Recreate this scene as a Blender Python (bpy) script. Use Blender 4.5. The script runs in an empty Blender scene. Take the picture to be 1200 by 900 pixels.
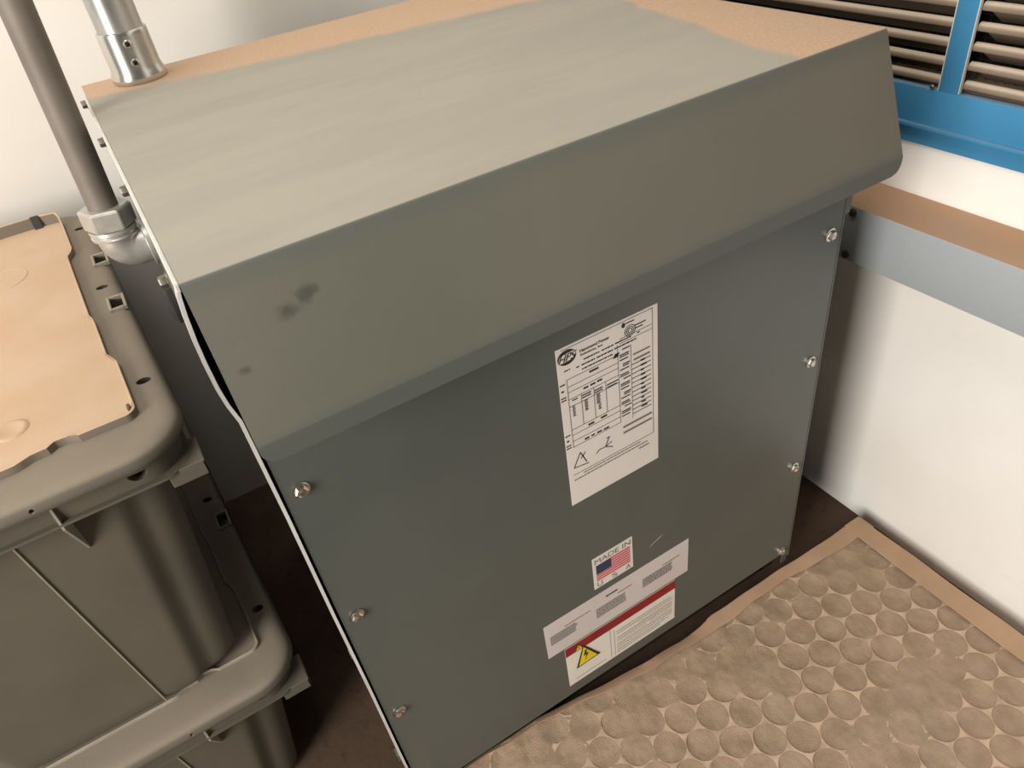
import bpy, bmesh, math, random
from mathutils import Vector, Matrix

# ------------------------------------------------------------------ camera, world, lights, exposure
sc = bpy.context.scene
COL = sc.collection
PI = math.pi
random.seed(7)


def lin(r, g, b):
    def f(c):
        c /= 255.0
        return c / 12.92 if c <= 0.04045 else ((c + 0.055) / 1.055) ** 2.4
    return (f(r), f(g), f(b), 1.0)


cam = bpy.data.cameras.new('camera')
cam.sensor_width = 36.0
cam.lens = 863.2 / 1200.0 * 36.0
cam.clip_start = 0.01
cam_o = bpy.data.objects.new('camera', cam)
COL.objects.link(cam_o)
RX = Vector((0.8495, -0.5120, -0.1272))
RD = Vector((-0.4077, -0.4842, -0.7741))
RF = Vector((0.3348, 0.7095, -0.6201))
M = Matrix.Identity(4)
for i in range(3):
    M[i][0] = RX[i]
    M[i][1] = -RD[i]
    M[i][2] = -RF[i]
M.translation = Vector((-0.0028, -0.5104, 1.1223))
cam_o.matrix_world = M
sc.camera = cam_o

w = bpy.data.worlds.new('room_ambient')
sc.world = w
w.use_nodes = True
w.node_tree.nodes['Background'].inputs[0].default_value = (1.0, 0.97, 0.93, 1)
w.node_tree.nodes['Background'].inputs[1].default_value = 0.10


def area(name, loc, target, sx, sy, power, color):
    l = bpy.data.lights.new(name, 'AREA')
    l.shape = 'RECTANGLE'
    l.size, l.size_y = sx, sy
    l.energy = power
    l.color = color
    o = bpy.data.objects.new(name, l)
    COL.objects.link(o)
    o.location = loc
    o.rotation_euler = (Vector(target) - Vector(loc)).to_track_quat('-Z', 'Y').to_euler()
    return o


area('doorway_daylight', (-1.75, -0.82, 1.25), (0.5, 0.0, 0.55), 0.9, 1.7, 79, (1.0, 0.965, 0.92))
area('ceiling_lamp', (-0.3, 0.25, 2.75), (0.15, 0.25, 0.0), 1.5, 0.9, 26, (1.0, 0.965, 0.92))

sc.view_settings.view_transform = 'Standard'
sc.view_settings.look = 'None'
sc.view_settings.gamma = 1.0
sc.view_settings.use_curve_mapping = False
sc.view_settings.exposure = 0.0

# ------------------------------------------------------------------ object helpers
ROOT = {}          # object name -> origin of its top-level thing


def thing(name, label, cat, loc, group=None):
    o = bpy.data.objects.new(name, None)
    o.empty_display_size = 0.05
    COL.objects.link(o)
    o.location = loc
    o['label'] = label
    o['category'] = cat
    if group:
        o['group'] = group
    ROOT[o.name] = Vector(loc)
    return o


def obj(name, bm, mat, parent=None, label=None, smooth=True, kind=None, group=None):
    """links a bmesh given in world coordinates as ONE object under its thing"""
    org = ROOT[parent.name] if parent else Vector((0, 0, 0))
    bmesh.ops.recalc_face_normals(bm, faces=bm.faces[:])
    me = bpy.data.meshes.new(name)
    bmesh.ops.translate(bm, verts=bm.verts[:], vec=-org)
    bm.to_mesh(me)
    bm.free()
    if mat:
        me.materials.append(mat)
    if smooth:
        for p in me.polygons:
            p.use_smooth = True
        me.set_sharp_from_angle(angle=math.radians(32))
    o = bpy.data.objects.new(name, me)
    COL.objects.link(o)
    if parent:
        o.parent = parent
    ROOT[o.name] = org
    if label:
        o['label'] = label
    if kind:
        o['kind'] = kind
    if group:
        o['group'] = group
    return o


def inst(src, parent, loc, group=None):
    """a repeat of a small part, sharing mesh data"""
    o = src.copy()
    COL.objects.link(o)
    o.parent = parent
    o.location = Vector(loc)
    ROOT[o.name] = ROOT[parent.name]
    return o


def B():
    return bmesh.new()


def box(bm, x0, x1, y0, y1, z0, z1, bev=0.0, seg=2):
    vs = [bm.verts.new((x, y, z)) for x in (x0, x1) for y in (y0, y1) for z in (z0, z1)]
    q = [(0, 1, 3, 2), (4, 6, 7, 5), (0, 4, 5, 1), (2, 3, 7, 6), (0, 2, 6, 4), (1, 5, 7, 3)]
    fs = [bm.faces.new([vs[i] for i in f]) for f in q]
    if bev:
        es = list({e for f in fs for e in f.edges})
        bmesh.ops.bevel(bm, geom=es, offset=bev, segments=seg, profile=0.5, affect='EDGES')
    return bm


def frame_of(d):
    d = Vector(d).normalized()
    a = Vector((0, 0, 1)) if abs(d.z) < 0.9 else Vector((1, 0, 0))
    u = d.cross(a).normalized()
    return d, u, d.cross(u).normalized()


def lathe(bm, org, axis, prof, n=32, cap=True, sx=1.0):
    """prof: list of (distance along axis, radius)"""
    d, u, v = frame_of(axis)
    org = Vector(org)
    rings = []
    for h, r in prof:
        rings.append([bm.verts.new(org + d * h + (u * math.cos(2 * PI * k / n) + v * math.sin(2 * PI * k / n)) * r) for k in range(n)])
    for a, b in zip(rings, rings[1:]):
        for k in range(n):
            bm.faces.new((a[k], a[(k + 1) % n], b[(k + 1) % n], b[k]))
    if cap:
        bm.faces.new(rings[0][::-1])
        bm.faces.new(rings[-1])
    return bm


def tube(bm, pts, rad, n=28, cap=True):
    pts = [Vector(p) for p in pts]
    if not isinstance(rad, (list, tuple)):
        rad = [rad] * len(pts)
    rings = []
    ref = None
    for i, p in enumerate(pts):
        t = (pts[min(i + 1, len(pts) - 1)] - pts[max(i - 1, 0)]).normalized()
        if ref is None:
            ref = frame_of(t)[1]
        u = (ref - t * ref.dot(t)).normalized()
        ref = u
        v = t.cross(u)
        rings.append([bm.verts.new(p + (u * math.cos(2 * PI * k / n) + v * math.sin(2 * PI * k / n)) * rad[i]) for k in range(n)])
    for a, b in zip(rings, rings[1:]):
        for k in range(n):
            bm.faces.new((a[k], a[(k + 1) % n], b[(k + 1) % n], b[k]))
    if cap:
        bm.faces.new(rings[0][::-1])
        bm.faces.new(rings[-1])
    return bm


def prism(bm, poly, axis, a, b):
    """extrude a 2D polygon along axis from a to b (axis 'x': poly is (y,z); 'y': (x,z); 'z': (x,y))"""
    def P(p, t):
        if axis == 'x':
            return (t, p[0], p[1])
        if axis == 'y':
            return (p[0], t, p[1])
        return (p[0], p[1], t)
    A = [bm.verts.new(P(p, a)) for p in poly]
    C = [bm.verts.new(P(p, b)) for p in poly]
    n = len(poly)
    for i in range(n):
        bm.faces.new((A[i], A[(i + 1) % n], C[(i + 1) % n], C[i]))
    bm.faces.new(A[::-1])
    bm.faces.new(C)
    return bm


def hexhead(bm, org, axis, R=0.0062, h=0.0045, flange=0.0085):
    """hex washer head screw"""
    lathe(bm, org, axis, [(0, flange), (0.0010, flange), (0.0016, flange * 0.86)], 20)
    d, u, v = frame_of(axis)
    o = Vector(org) + d * 0.0012
    pr = [(0, R), (h * 0.75, R), (h, R * 0.82), (h * 0.86, R * 0.62), (h * 0.80, 0.001)]
    rings = [[bm.verts.new(o + d * hh + (u * math.cos(PI / 3 * k) + v * math.sin(PI / 3 * k)) * r) for k in range(6)] for hh, r in pr]
    for a, b in zip(rings, rings[1:]):
        for k in range(6):
            bm.faces.new((a[k], a[(k + 1) % 6], b[(k + 1) % 6], b[k]))
    bm.faces.new(rings[-1])
    return bm


# ------------------------------------------------------------------ material helpers
class NT:
    def __init__(self, name):
        self.m = bpy.data.materials.new(name)
        self.m.use_nodes = True
        self.t = self.m.node_tree
        self.b = self.t.nodes['Principled BSDF']
        self.tc = self.t.nodes.new('ShaderNodeTexCoord')

    def n(self, typ, **kw):
        x = self.t.nodes.new(typ)
        for k, v in kw.items():
            setattr(x, k, v)
        return x

    def l(self, a, b):
        self.t.links.new(a, b)

    def math(self, op, a, b=None, c=None, clamp=False):
        x = self.n('ShaderNodeMath', operation=op)
        x.use_clamp = clamp
        for i, v in enumerate((a, b, c)):
            if v is None:
                continue
            if isinstance(v, (int, float)):
                x.inputs[i].default_value = v
            else:
                self.l(v, x.inputs[i])
        return x.outputs[0]

    def noise(self, scale, detail=4, rough=0.55, stretch=None, rot=None):
        t = self.n('ShaderNodeTexNoise')
        t.inputs['Scale'].default_value = scale
        t.inputs['Detail'].default_value = detail
        t.inputs['Roughness'].default_value = rough
        if stretch or rot:
            mp = self.n('ShaderNodeMapping')
            mp.inputs['Scale'].default_value = stretch or (1, 1, 1)
            mp.inputs['Rotation'].default_value = rot or (0, 0, 0)
            self.l(self.tc.outputs['Object'], mp.inputs[0])
            self.l(mp.outputs[0], t.inputs['Vector'])
        else:
            self.l(self.tc.outputs['Object'], t.inputs['Vector'])
        return t.outputs['Fac']

    def ramp(self, x, a, b, va=0.0, vb=1.0):
        r = self.n('ShaderNodeMapRange')
        r.interpolation_type = 'SMOOTHSTEP'
        for i, v in ((1, a), (2, b), (3, va), (4, vb)):
            r.inputs[i].default_value = v
        self.l(x, r.inputs[0])
        return r.outputs[0]

    def mix(self, f, a, b):
        x = self.n('ShaderNodeMix', data_type='RGBA')
        for i, v in ((0, f), (6, a), (7, b)):
            if isinstance(v, (int, float)):
                x.inputs[i].default_value = v
            elif isinstance(v, tuple):
                x.inputs[i].default_value = v
            else:
                self.l(v, x.inputs[i])
        return x.outputs[2]

    def xyz(self):
        s = self.n('ShaderNodeSeparateXYZ')
        self.l(self.tc.outputs['Object'], s.inputs[0])
        return s.outputs

    def nz(self):
        s = self.n('ShaderNodeSeparateXYZ')
        self.l(self.tc.outputs['Normal'], s.inputs[0])
        return s.outputs[2]

    def done(self, col, rough=0.6, metal=0.0, bump=None, bstr=0.2, bdist=0.002, spec=0.5):
        if isinstance(col, tuple):
            self.b.inputs['Base Color'].default_value = col
        else:
            self.l(col, self.b.inputs['Base Color'])
        if isinstance(rough, (int, float)):
            self.b.inputs['Roughness'].default_value = rough
        else:
            self.l(rough, self.b.inputs['Roughness'])
        self.b.inputs['Metallic'].default_value = metal
        self.b.inputs['Specular IOR Level'].default_value = spec
        if bump is not None:
            bp = self.n('ShaderNodeBump')
            bp.inputs['Strength'].default_value = bstr
            bp.inputs['Distance'].default_value = bdist
            self.l(bump, bp.inputs['Height'])
            self.l(bp.outputs[0], self.b.inputs['Normal'])
        return self.m


def mat_simple(name, c, rough=0.6, metal=0.0, var=0.06, scale=30, bump=0.0, spec=0.5):
    t = NT(name)
    nz = t.noise(scale)
    d = tuple(max(0.0, v * (1 - 2.2 * var)) for v in c[:3]) + (1,)
    e = tuple(min(1.0, v * (1 + 1.2 * var)) for v in c[:3]) + (1,)
    return t.done(t.mix(t.ramp(nz, 0.3, 0.7), d, e), rough, metal, nz if bump else None, bump, spec=spec)


def mat_dusted(name, c, dust, rough=0.55, amount=1.0, lo=0.55, hi=0.9, film=0.12, spec=0.4):
    """painted surface with dust lying on whatever faces up"""
    t = NT(name)
    n1 = t.noise(9)
    n2 = t.noise(160, 2)
    up = t.ramp(t.nz(), lo, hi)
    k = t.math('MULTIPLY', up, t.ramp(n1, 0.15, 0.55, 0.75 * amount, amount))
    k = t.math('MAXIMUM', k, t.math('MULTIPLY', t.ramp(n1, 0.3, 0.8), film))
    col = t.mix(k, c, dust)
    col = t.mix(t.math('MULTIPLY', n2, 0.10), col, (0.02, 0.018, 0.015, 1))
    return t.done(col, t.math('ADD', t.math('MULTIPLY', k, 0.35), rough, clamp=True), 0.0, n2, 0.05, spec=spec)


TAN = lin(206, 170, 135)
DUST = lin(188, 170, 148)

# walls: white paint with faint scuffs
def wall_paint(name, c0, c1):
    t = NT(name)
    a, b_ = t.noise(3.5, 6), t.noise(40, 3)
    col = t.mix(t.ramp(a, 0.35, 0.75), c0, c1)
    sm = t.noise(7, 5, 0.7, (1, 1, 2.5))
    col = t.mix(t.math('MULTIPLY', t.ramp(sm, 0.62, 0.80), 0.25), col, lin(180, 165, 148))
    M = t.done(col, 0.75, 0, b_, 0.05, spec=0.3)
    return M


M_WALL = wall_paint('white_wall_paint', lin(238, 234, 227), lin(231, 225, 216))
M_WALLB = wall_paint('dimmed_white_wall_paint', lin(231, 225, 215), lin(223, 216, 205))  # wall white toned down; lower light on the back wall put into colour
t = NT('dirty_concrete_floor')
a, b_ = t.noise(6, 6), t.noise(55, 5)
col = t.mix(t.ramp(a, 0.3, 0.7), lin(66, 47, 32), lin(80, 60, 44))
col = t.mix(t.ramp(b_, 0.55, 0.8), col, lin(44, 32, 23))
M_FLOOR = t.done(col, 0.9, 0, b_, 0.4, 0.004)

# grey-green enclosure paint (clean, front and sides)
t = NT('grey_enclosure_paint')
a, b_ = t.noise(5, 4), t.noise(220, 2)
col = t.mix(t.ramp(a, 0.3, 0.7), lin(80, 84, 79), lin(85, 89, 83))
col = t.mix(t.math('MULTIPLY', t.ramp(t.noise(2.2, 3), 0.45, 0.75), 0.12), col, lin(110, 104, 90))
M_PAINT = t.done(col, 0.36, 0, b_, 0.04, spec=0.5)

# the hood: same paint under dust; wiped film, tan untouched dust along the back and right end, smudges
t = NT('dusty_hood_paint')
X, Y, Z = t.xyz()[0:3]
xw = t.math('ADD', X, 0.35)
yw = t.math('ADD', Y, 0.30)
n1 = t.noise(14, 5)
n2 = t.noise(260, 2)
wipe = t.noise(5, 5, 0.6, (0.8, 3.5, 1), (0, 0, 0.5))
up = t.ramp(t.nz(), 0.75, 0.95)
wob = t.math('MULTIPLY', t.math('SUBTRACT', n1, 0.5), 0.05)
d1 = t.math('ADD', t.math('SUBTRACT', yw, t.math('SUBTRACT', 0.572, t.math('MULTIPLY', xw, 0.20))), wob)
d2 = t.math('ADD', t.math('SUBTRACT', t.math('SUBTRACT', xw, 0.578), t.math('MULTIPLY', yw, 0.19)), wob)
tanm = t.math('MULTIPLY', t.math('MAXIMUM', t.ramp(d1, -0.010, 0.014), t.ramp(d2, -0.006, 0.008)), up)
film_up = t.mix(t.ramp(wipe, 0.36, 0.62), lin(155, 150, 137), lin(161, 155, 141))
film_up = t.mix(t.math('MULTIPLY', t.ramp(t.noise(9, 5, 0.6, (0.7, 2.5, 1), (0, 0, 0.7)), 0.56, 0.72), 0.30), film_up, lin(142, 140, 130))
film_fr = t.mix(t.ramp(t.noise(4, 4), 0.3, 0.7), lin(97, 97, 86), lin(105, 102, 90))
film_fr = t.mix(t.ramp(xw, 0.45, 0.72, 0.0, 0.55), film_fr, lin(124, 115, 101))  # browner dust towards the right end, with the wall's bounce light painted in
# cleaner grey paint shows on the drip lip and right at the bend
clean = t.math('MAXIMUM', t.ramp(t.math('ADD', Z, t.math('MULTIPLY', wob, 0.25)), 0.786, 0.772), t.math('MULTIPLY', t.ramp(Z, 0.872, 0.893), 0.55))
film_fr = t.mix(t.math('MULTIPLY', clean, 0.75), film_fr, lin(86, 90, 86))


def smudge(px, pz, r):
    dx = t.math('DIVIDE', t.math('SUBTRACT', xw, px), r)
    dz = t.math('DIVIDE', t.math('SUBTRACT', Z, pz), r * 0.7)
    dd = t.math('SQRT', t.math('ADD', t.math('MULTIPLY', dx, dx), t.math('MULTIPLY', dz, dz)))
    dd = t.math('ADD', dd, t.math('MULTIPLY', t.math('SUBTRACT', t.noise(60, 4), 0.5), 2.2))
    return t.ramp(dd, 1.0, 0.2)


sm = t.math('MAXIMUM', t.math('MAXIMUM', smudge(0.058, 0.856, 0.012), smudge(0.076, 0.862, 0.010)), smudge(0.016, 0.829, 0.008))
film_fr = t.mix(t.math('MULTIPLY', sm, 0.55), film_fr, lin(48, 46, 42))
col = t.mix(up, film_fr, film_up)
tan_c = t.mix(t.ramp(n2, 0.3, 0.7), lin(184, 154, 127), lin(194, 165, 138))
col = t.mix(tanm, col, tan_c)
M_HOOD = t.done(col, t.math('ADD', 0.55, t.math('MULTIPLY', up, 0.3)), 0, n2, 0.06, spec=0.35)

M_DARK = mat_simple('dark_steel', lin(52, 48, 44), 0.7, 0.0)
M_EDGE = mat_simple('lit_and_worn_edge', lin(205, 202, 194), 0.45, 0.0, 0.04)  # left light painted into hood and side edges; real wear on the mullion
M_ZINC = mat_simple('zinc_plated_steel', lin(205, 200, 190), 0.28, 1.0, 0.06, 80)
M_BOLT = mat_simple('dull_bolt_steel', lin(130, 122, 112), 0.45, 0.9, 0.1, 90)
t = NT('galvanised_steel')
a = t.noise(24, 5, 0.6, (1, 1, 0.25))
b_ = t.noise(7, 4, 0.6)
M_GALV = t.done(t.mix(t.ramp(a, 0.3, 0.7), lin(172, 172, 169), lin(206, 205, 200)), t.ramp(b_, 0.3, 0.7, 0.34, 0.46), 0.85, a, 0.02)
M_CHROME = mat_simple('shiny_die_cast_zinc', lin(206, 204, 197), 0.26, 0.92, 0.04, 25)
M_CAST = mat_simple('cast_zinc_fitting', lin(192, 188, 180), 0.36, 0.5, 0.05, 60)
t = NT('dull_dusty_conduit')
a = t.noise(300, 2)
b_ = t.noise(8, 4)
M_PIPE = t.done(t.mix(t.ramp(b_, 0.3, 0.7), lin(112, 104, 95), lin(130, 121, 111)), 0.62, 0.35, a, 0.06)
M_WIREWAY = mat_dusted('grey_wireway_paint', lin(164, 169, 171), lin(184, 146, 114), 0.45, film=0.06)
M_BLUE = mat_dusted('blue_louvre_paint', lin(64, 134, 176), lin(150, 150, 150), 0.40, amount=0.5, film=0.03)
M_BLADE = mat_dusted('dusty_louvre_blade', lin(132, 115, 98), lin(196, 178, 156), 0.7, lo=0.1, hi=0.8)
M_SCREEN = mat_simple('screen_wire', lin(62, 55, 48), 0.6, 0.4)
M_VOID = mat_simple('dark_backing_and_plug', lin(34, 29, 25), 0.9)  # dark colour of the added louvre backing and the knockout plug
M_LABEL = mat_simple('white_label_vinyl', lin(222, 214, 206), 0.45, 0, 0.02, 12)
M_LABEL2 = mat_simple('grey_white_label_vinyl', lin(206, 196, 191), 0.45, 0, 0.02, 12)
M_LABEL3 = mat_simple('cream_label_vinyl', lin(226, 220, 208), 0.45, 0, 0.02, 12)
M_INK = mat_simple('black_ink', lin(28, 26, 26), 0.5, 0, 0.02)
M_INKG = mat_simple('grey_ink', lin(116, 110, 106), 0.5, 0, 0.02)
M_INKL = mat_simple('light_grey_ink', lin(160, 150, 145), 0.5, 0, 0.02)
M_RED = mat_simple('dark_red_ink', lin(138, 12, 24), 0.45, 0, 0.05)
M_PINK = mat_simple('flag_red_ink', lin(200, 84, 92), 0.5, 0, 0.03)
M_NAVY = mat_simple('flag_blue_ink', lin(44, 52, 84), 0.5, 0, 0.03)
M_YEL = mat_simple('warning_yellow_ink', lin(226, 198, 40), 0.45, 0, 0.03)
M_ORG = mat_simple('pale_orange_ink', lin(206, 176, 140), 0.5, 0, 0.03)

t = NT('tote_plastic')
a, b_ = t.noise(7, 5), t.noise(320, 2)
col = t.mix(t.ramp(a, 0.3, 0.72), lin(88, 82, 71), lin(96, 89, 76))
M_TOTE = t.done(col, 0.55, 0, b_, 0.05, spec=0.35)
M_RIB = mat_simple('pale_tote_plastic', lin(150, 140, 124), 0.6)  # paler plastic for ribs, gussets, collars and the lower lip
M_LID = mat_dusted('dusty_tote_lid', lin(88, 81, 70), lin(140, 128, 111), 0.6, amount=0.85, film=0.08)
t = NT('thick_dust_on_lid')
a, b_, c_ = t.noise(9, 6), t.noise(300, 2), t.noise(5, 4, 0.6, (1.6, 0.7, 1))
col = t.mix(t.ramp(a, 0.3, 0.7), lin(190, 161, 131), lin(197, 171, 143))
col = t.mix(t.math('MULTIPLY', t.ramp(c_, 0.5, 0.72), 0.5), col, lin(204, 158, 127))
up = t.ramp(t.nz(), 0.4, 0.8)
col = t.mix(up, lin(120, 110, 97), col)
M_LIDTAN = t.done(col, 0.85, 0, b_, 0.08, spec=0.2)

M_CARD = mat_simple('tan_cardboard', lin(186, 153, 124), 0.8, 0, 0.05, 12, 0.05, spec=0.2)
M_GRID = mat_simple('dusty_cardboard_retainer', lin(196, 169, 143), 0.85, 0, 0.10, 45, 0.1, spec=0.2)
t = NT('dust_loaded_filter_media')
a, b_, c_ = t.noise(26, 5, 0.65), t.noise(420, 3), t.noise(8, 4)
col = t.mix(t.ramp(a, 0.25, 0.75), lin(150, 128, 106), lin(174, 150, 126))
col = t.mix(t.math('MULTIPLY', t.ramp(c_, 0.5, 0.8), 0.35), col, lin(164, 148, 132))
M_MEDIA = t.done(col, 0.95, 0, b_, 0.35, 0.003, spec=0.1)

# ------------------------------------------------------------------ the setting
XW, YW = 0.905, 0.83


def struct(name, bm, m):
    return obj(name, bm, m, None, kind='structure', smooth=False)


struct('floor', box(B(), -2.2, XW, -2.2, YW, -0.08, 0.0), M_FLOOR)
struct('wall_back', box(B(), -2.2, XW + 0.14, YW, YW + 0.12, -0.08, 2.6), M_WALLB)
LY0, LY1, LZ0, LZ1 = -0.455, 0.505, 0.765, 1.30
bm = B()
# right wall around the louvre opening
ys = [-2.2, LY0, LY1, YW]
zs = [-0.08, LZ0, LZ1, 2.6]
for i in range(3):
    for k in range(3):
        if i == 1 and k == 1:
            continue
        box(bm, XW, XW + 0.14, ys[i], ys[i + 1], zs[k], zs[k + 1])
bmesh.ops.remove_doubles(bm, verts=bm.verts[:], dist=1e-5)
dup = {}
for f in bm.faces:
    dup.setdefault(tuple(sorted(v.index for v in f.verts)), []).append(f)
bm.verts.index_update()
dup = {}
for f in bm.faces:
    dup.setdefault(tuple(sorted(v.index for v in f.verts)), []).append(f)
bmesh.ops.delete(bm, geom=[f for fs in dup.values() if len(fs) > 1 for f in fs], context='FACES_ONLY')
struct('wall_right', bm, M_WALL)

# ------------------------------------------------------------------ the transformer
W = 0.70
YB, ZB = -0.0128, 0.8964      # front bend of the hood
YL, ZL, ZLB = -0.0577, 0.7765, 0.7582
YK = 0.663
T = thing('electrical_transformer', 'large grey steel electrical transformer cabinet with a dusty overhanging hood and white labels', 'transformer', (0.35, 0.30, 0))


def bend(p0, p1, p2, r, n=5):
    """fillet at p1"""
    a = (Vector(p0) - Vector(p1)).normalized()
    b = (Vector(p2) - Vector(p1)).normalized()
    ang = a.angle(b)
    d = r / math.tan(ang / 2)
    s, e = Vector(p1) + a * d, Vector(p1) + b * d
    out = []
    for i in range(n + 1):
        k = i / n
        out.append(tuple(s * (1 - k) ** 2 + Vector(p1) * 2 * k * (1 - k) + e * k ** 2))
    return out


# hood sheet: back lip, flat top, front slope, drip lip with rounded ends, return
pts = [(YK, 0.86)] + bend((YK, 0.86), (YK, ZB), (YB, ZB), 0.004) + [(0.45, ZB), (0.2, ZB)] + bend((YK, ZB), (YB, ZB), (YL, ZL), 0.005) \
    + bend((YB, ZB), (YL, ZL), (YL, ZLB), 0.004)
nl = len(pts)
for k in range(7):
    pts.append((YL, ZL - 0.004 - (ZL - 0.004 - ZLB) * (k + 1) / 7))
thick = 0.0022


def inset_at(y, z):
    R = 0.013
    if abs(y - YL) < 1e-4 and z < ZLB + R:
        u = (ZLB + R - z)
        return R - math.sqrt(max(0.0, R * R - u * u))
    return 0.0


bm = B()
NX = 8
outer, inner = [], []
P2 = [Vector(p) for p in pts]
for i, p in enumerate(P2):
    tg = (P2[min(i + 1, len(P2) - 1)] - P2[max(i - 1, 0)]).normalized()
    nrm = Vector((-tg.y, tg.x))          # right-hand normal in (y,z)
    if i < 3 and False:
        pass
    q = p + nrm * thick
    c = Vector((0.3, 0.6))
    if (q - c).length > (p - c).length:
        q = p - nrm * thick
    ins = inset_at(p.x, p.y)
    xs = [ins + (W - 2 * ins) * k / NX for k in range(NX + 1)]
    outer.append([bm.verts.new((x, p.x, p.y)) for x in xs])
    inner.append([bm.verts.new((x, q.x, q.y)) for x in xs])
for G, fl in ((outer, False), (inner, True)):
    for a, b in zip(G, G[1:]):
        for k in range(NX):
            f = (a[k], a[k + 1], b[k + 1], b[k])
            bm.faces.new(f[::-1] if fl else f)
for a, b, c, d in zip(outer, outer[1:], inner, inner[1:]):
    bm.faces.new((a[0], b[0], d[0], c[0]))
    bm.faces.new((a[NX], c[NX], d[NX], b[NX]))
for k in range(NX):
    for q in (0, -1):
        bm.faces.new((outer[q][k], outer[q][k + 1], inner[q][k + 1], inner[q][k]))
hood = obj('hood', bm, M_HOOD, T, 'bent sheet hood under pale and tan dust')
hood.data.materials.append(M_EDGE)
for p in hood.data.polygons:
    if p.normal.x < -0.9:  # left end painted pale to carry the strong light from the left
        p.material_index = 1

bm = B()
box(bm, -0.0034, -0.0002, YB + 0.002, YK - 0.06, ZB - 0.0075, ZB - 0.0004, 0.0006, 1)  # grey-painted flange coloured pale in place of the left light on it
obj('end_flange', bm, M_EDGE, T, 'folded edge of the hood, left light painted in')

# front panel sheet
bm = B()
box(bm, 0.0025, 0.6985, 0.0, 0.0022, 0.070, 0.885, 0.0008, 1)
box(bm, 0.0025, 0.6880, 0.0022, 0.016, 0.070, 0.0722)
front = obj('front_panel', bm, M_PAINT, T)


# side sheets, the left one bowed outward under the hood
def side(x, sgn, name):
    bm = B()
    front_edge = [(0.0, 0.055), (0.0, 0.20), (0.0, 0.35), (0.0, 0.50), (0.0, 0.65), (0.0, 0.765), (-0.002, 0.785), (-0.006, 0.805), (-0.0085, 0.83),
                  (-0.0095, 0.85), (-0.0090, 0.87), (-0.008, 0.885), (-0.006, 0.8915)]
    bow = [0, 0.0005, 0, 0.0006, 0.0, 0.0008, 0.0040, 0.0054, 0.0056, 0.0050, 0.0036, 0.0018, 0.0002]
    depth = [0, 0.02, 0.12, 0.62]
    G, H = [], []
    for (y, z), b in zip(front_edge, bow):
        r, r2 = [], []
        for k, d in enumerate(depth):
            yy = y + (0.620 - y) * (d / 0.62)
            bb = b * (1.0, 0.85, 0.3, 0.0)[k] if sgn < 0 else 0
            r.append(bm.verts.new((x + sgn * (bb + 0.0022), yy, z)))
            r2.append(bm.verts.new((x + sgn * bb, yy, z)))
        G.append(r)
        H.append(r2)
    m = len(depth)
    for a, b in zip(G, G[1:]):
        for k in range(m - 1):
            bm.faces.new((a[k], a[k + 1], b[k + 1], b[k]))
    for a, b in zip(H, H[1:]):
        for k in range(m - 1):
            bm.faces.new((a[k], b[k], b[k + 1], a[k + 1]))
    for a, b, c, d in zip(G, G[1:], H, H[1:]):
        bm.faces.new((a[0], b[0], d[0], c[0]))
        bm.faces.new((a[-1], c[-1], d[-1], b[-1]))
    for k in range(m - 1):
        bm.faces.new((G[0][k], H[0][k], H[0][k + 1], G[0][k + 1]))
        bm.faces.new((G[-1][k], G[-1][k + 1], H[-1][k + 1], H[-1][k]))
    if sgn < 0:      # front return flange, slightly proud of the panel
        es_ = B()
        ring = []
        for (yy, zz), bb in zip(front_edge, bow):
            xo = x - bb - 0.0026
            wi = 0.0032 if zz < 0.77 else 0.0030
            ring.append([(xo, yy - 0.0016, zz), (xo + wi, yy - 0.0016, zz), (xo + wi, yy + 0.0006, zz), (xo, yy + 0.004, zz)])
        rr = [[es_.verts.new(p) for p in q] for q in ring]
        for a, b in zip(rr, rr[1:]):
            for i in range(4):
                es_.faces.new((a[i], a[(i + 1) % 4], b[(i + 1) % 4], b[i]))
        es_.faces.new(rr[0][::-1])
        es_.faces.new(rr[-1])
        obj('edge_strip', es_, M_EDGE, T, 'sheet-metal edge, left light painted in')  # pale strip puts the direct left light into the edge colour
        box(bm, x - 0.0060, x - 0.0020, -0.0015, 0.010, 0.182, 0.194)
        box(bm, x - 0.0040, x - 0.0020, -0.0015, 0.008, 0.420, 0.427)
    else:
        box(bm, x - 0.0105, x, 0.0024, 0.0044, 0.040, 0.885)
        box(bm, x + 0.0010, x + 0.010, -0.0005, 0.0022, 0.690, 0.79, 0.0008, 1)
    return obj(name, bm, M_PAINT, T)


side_l = side(-0.0005, -1, 'side_panel')
side_r = side(0.699, 1, 'side_panel')
bm = B()
box(bm, 0.0, 0.698, 0.618, 0.620, 0.055, 0.89)
obj('back_panel', bm, M_PAINT, T)
bm = B()
box(bm, 0.02, 0.68, 0.03, 0.60, 0.0, 0.060, 0.002)
box(bm, 0.0, 0.03, 0.03, 0.60, 0.0, 0.058, 0.001)
box(bm, 0.67, 0.70, 0.03, 0.60, 0.0, 0.058, 0.001)
obj('base_frame', bm, M_DARK, T, 'dark recessed base under the panels')

# screws of the front panel
bm = B()
hexhead(bm, T.location, (0, -1, 0))
s0 = obj('screw', bm, M_ZINC, front)
SP = [(0.0182, z) for z in (0.672, 0.482, 0.2817, 0.0822)] + [(0.6800, z) for z in (0.6715, 0.482, 0.2815, 0.0822)]
for i, (x, z) in enumerate(SP):
    o = s0 if i == 0 else inst(s0, front, (0, 0, 0))
    o.location = Vector((x, -0.0001, z)) - Vector(T.location)
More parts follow.
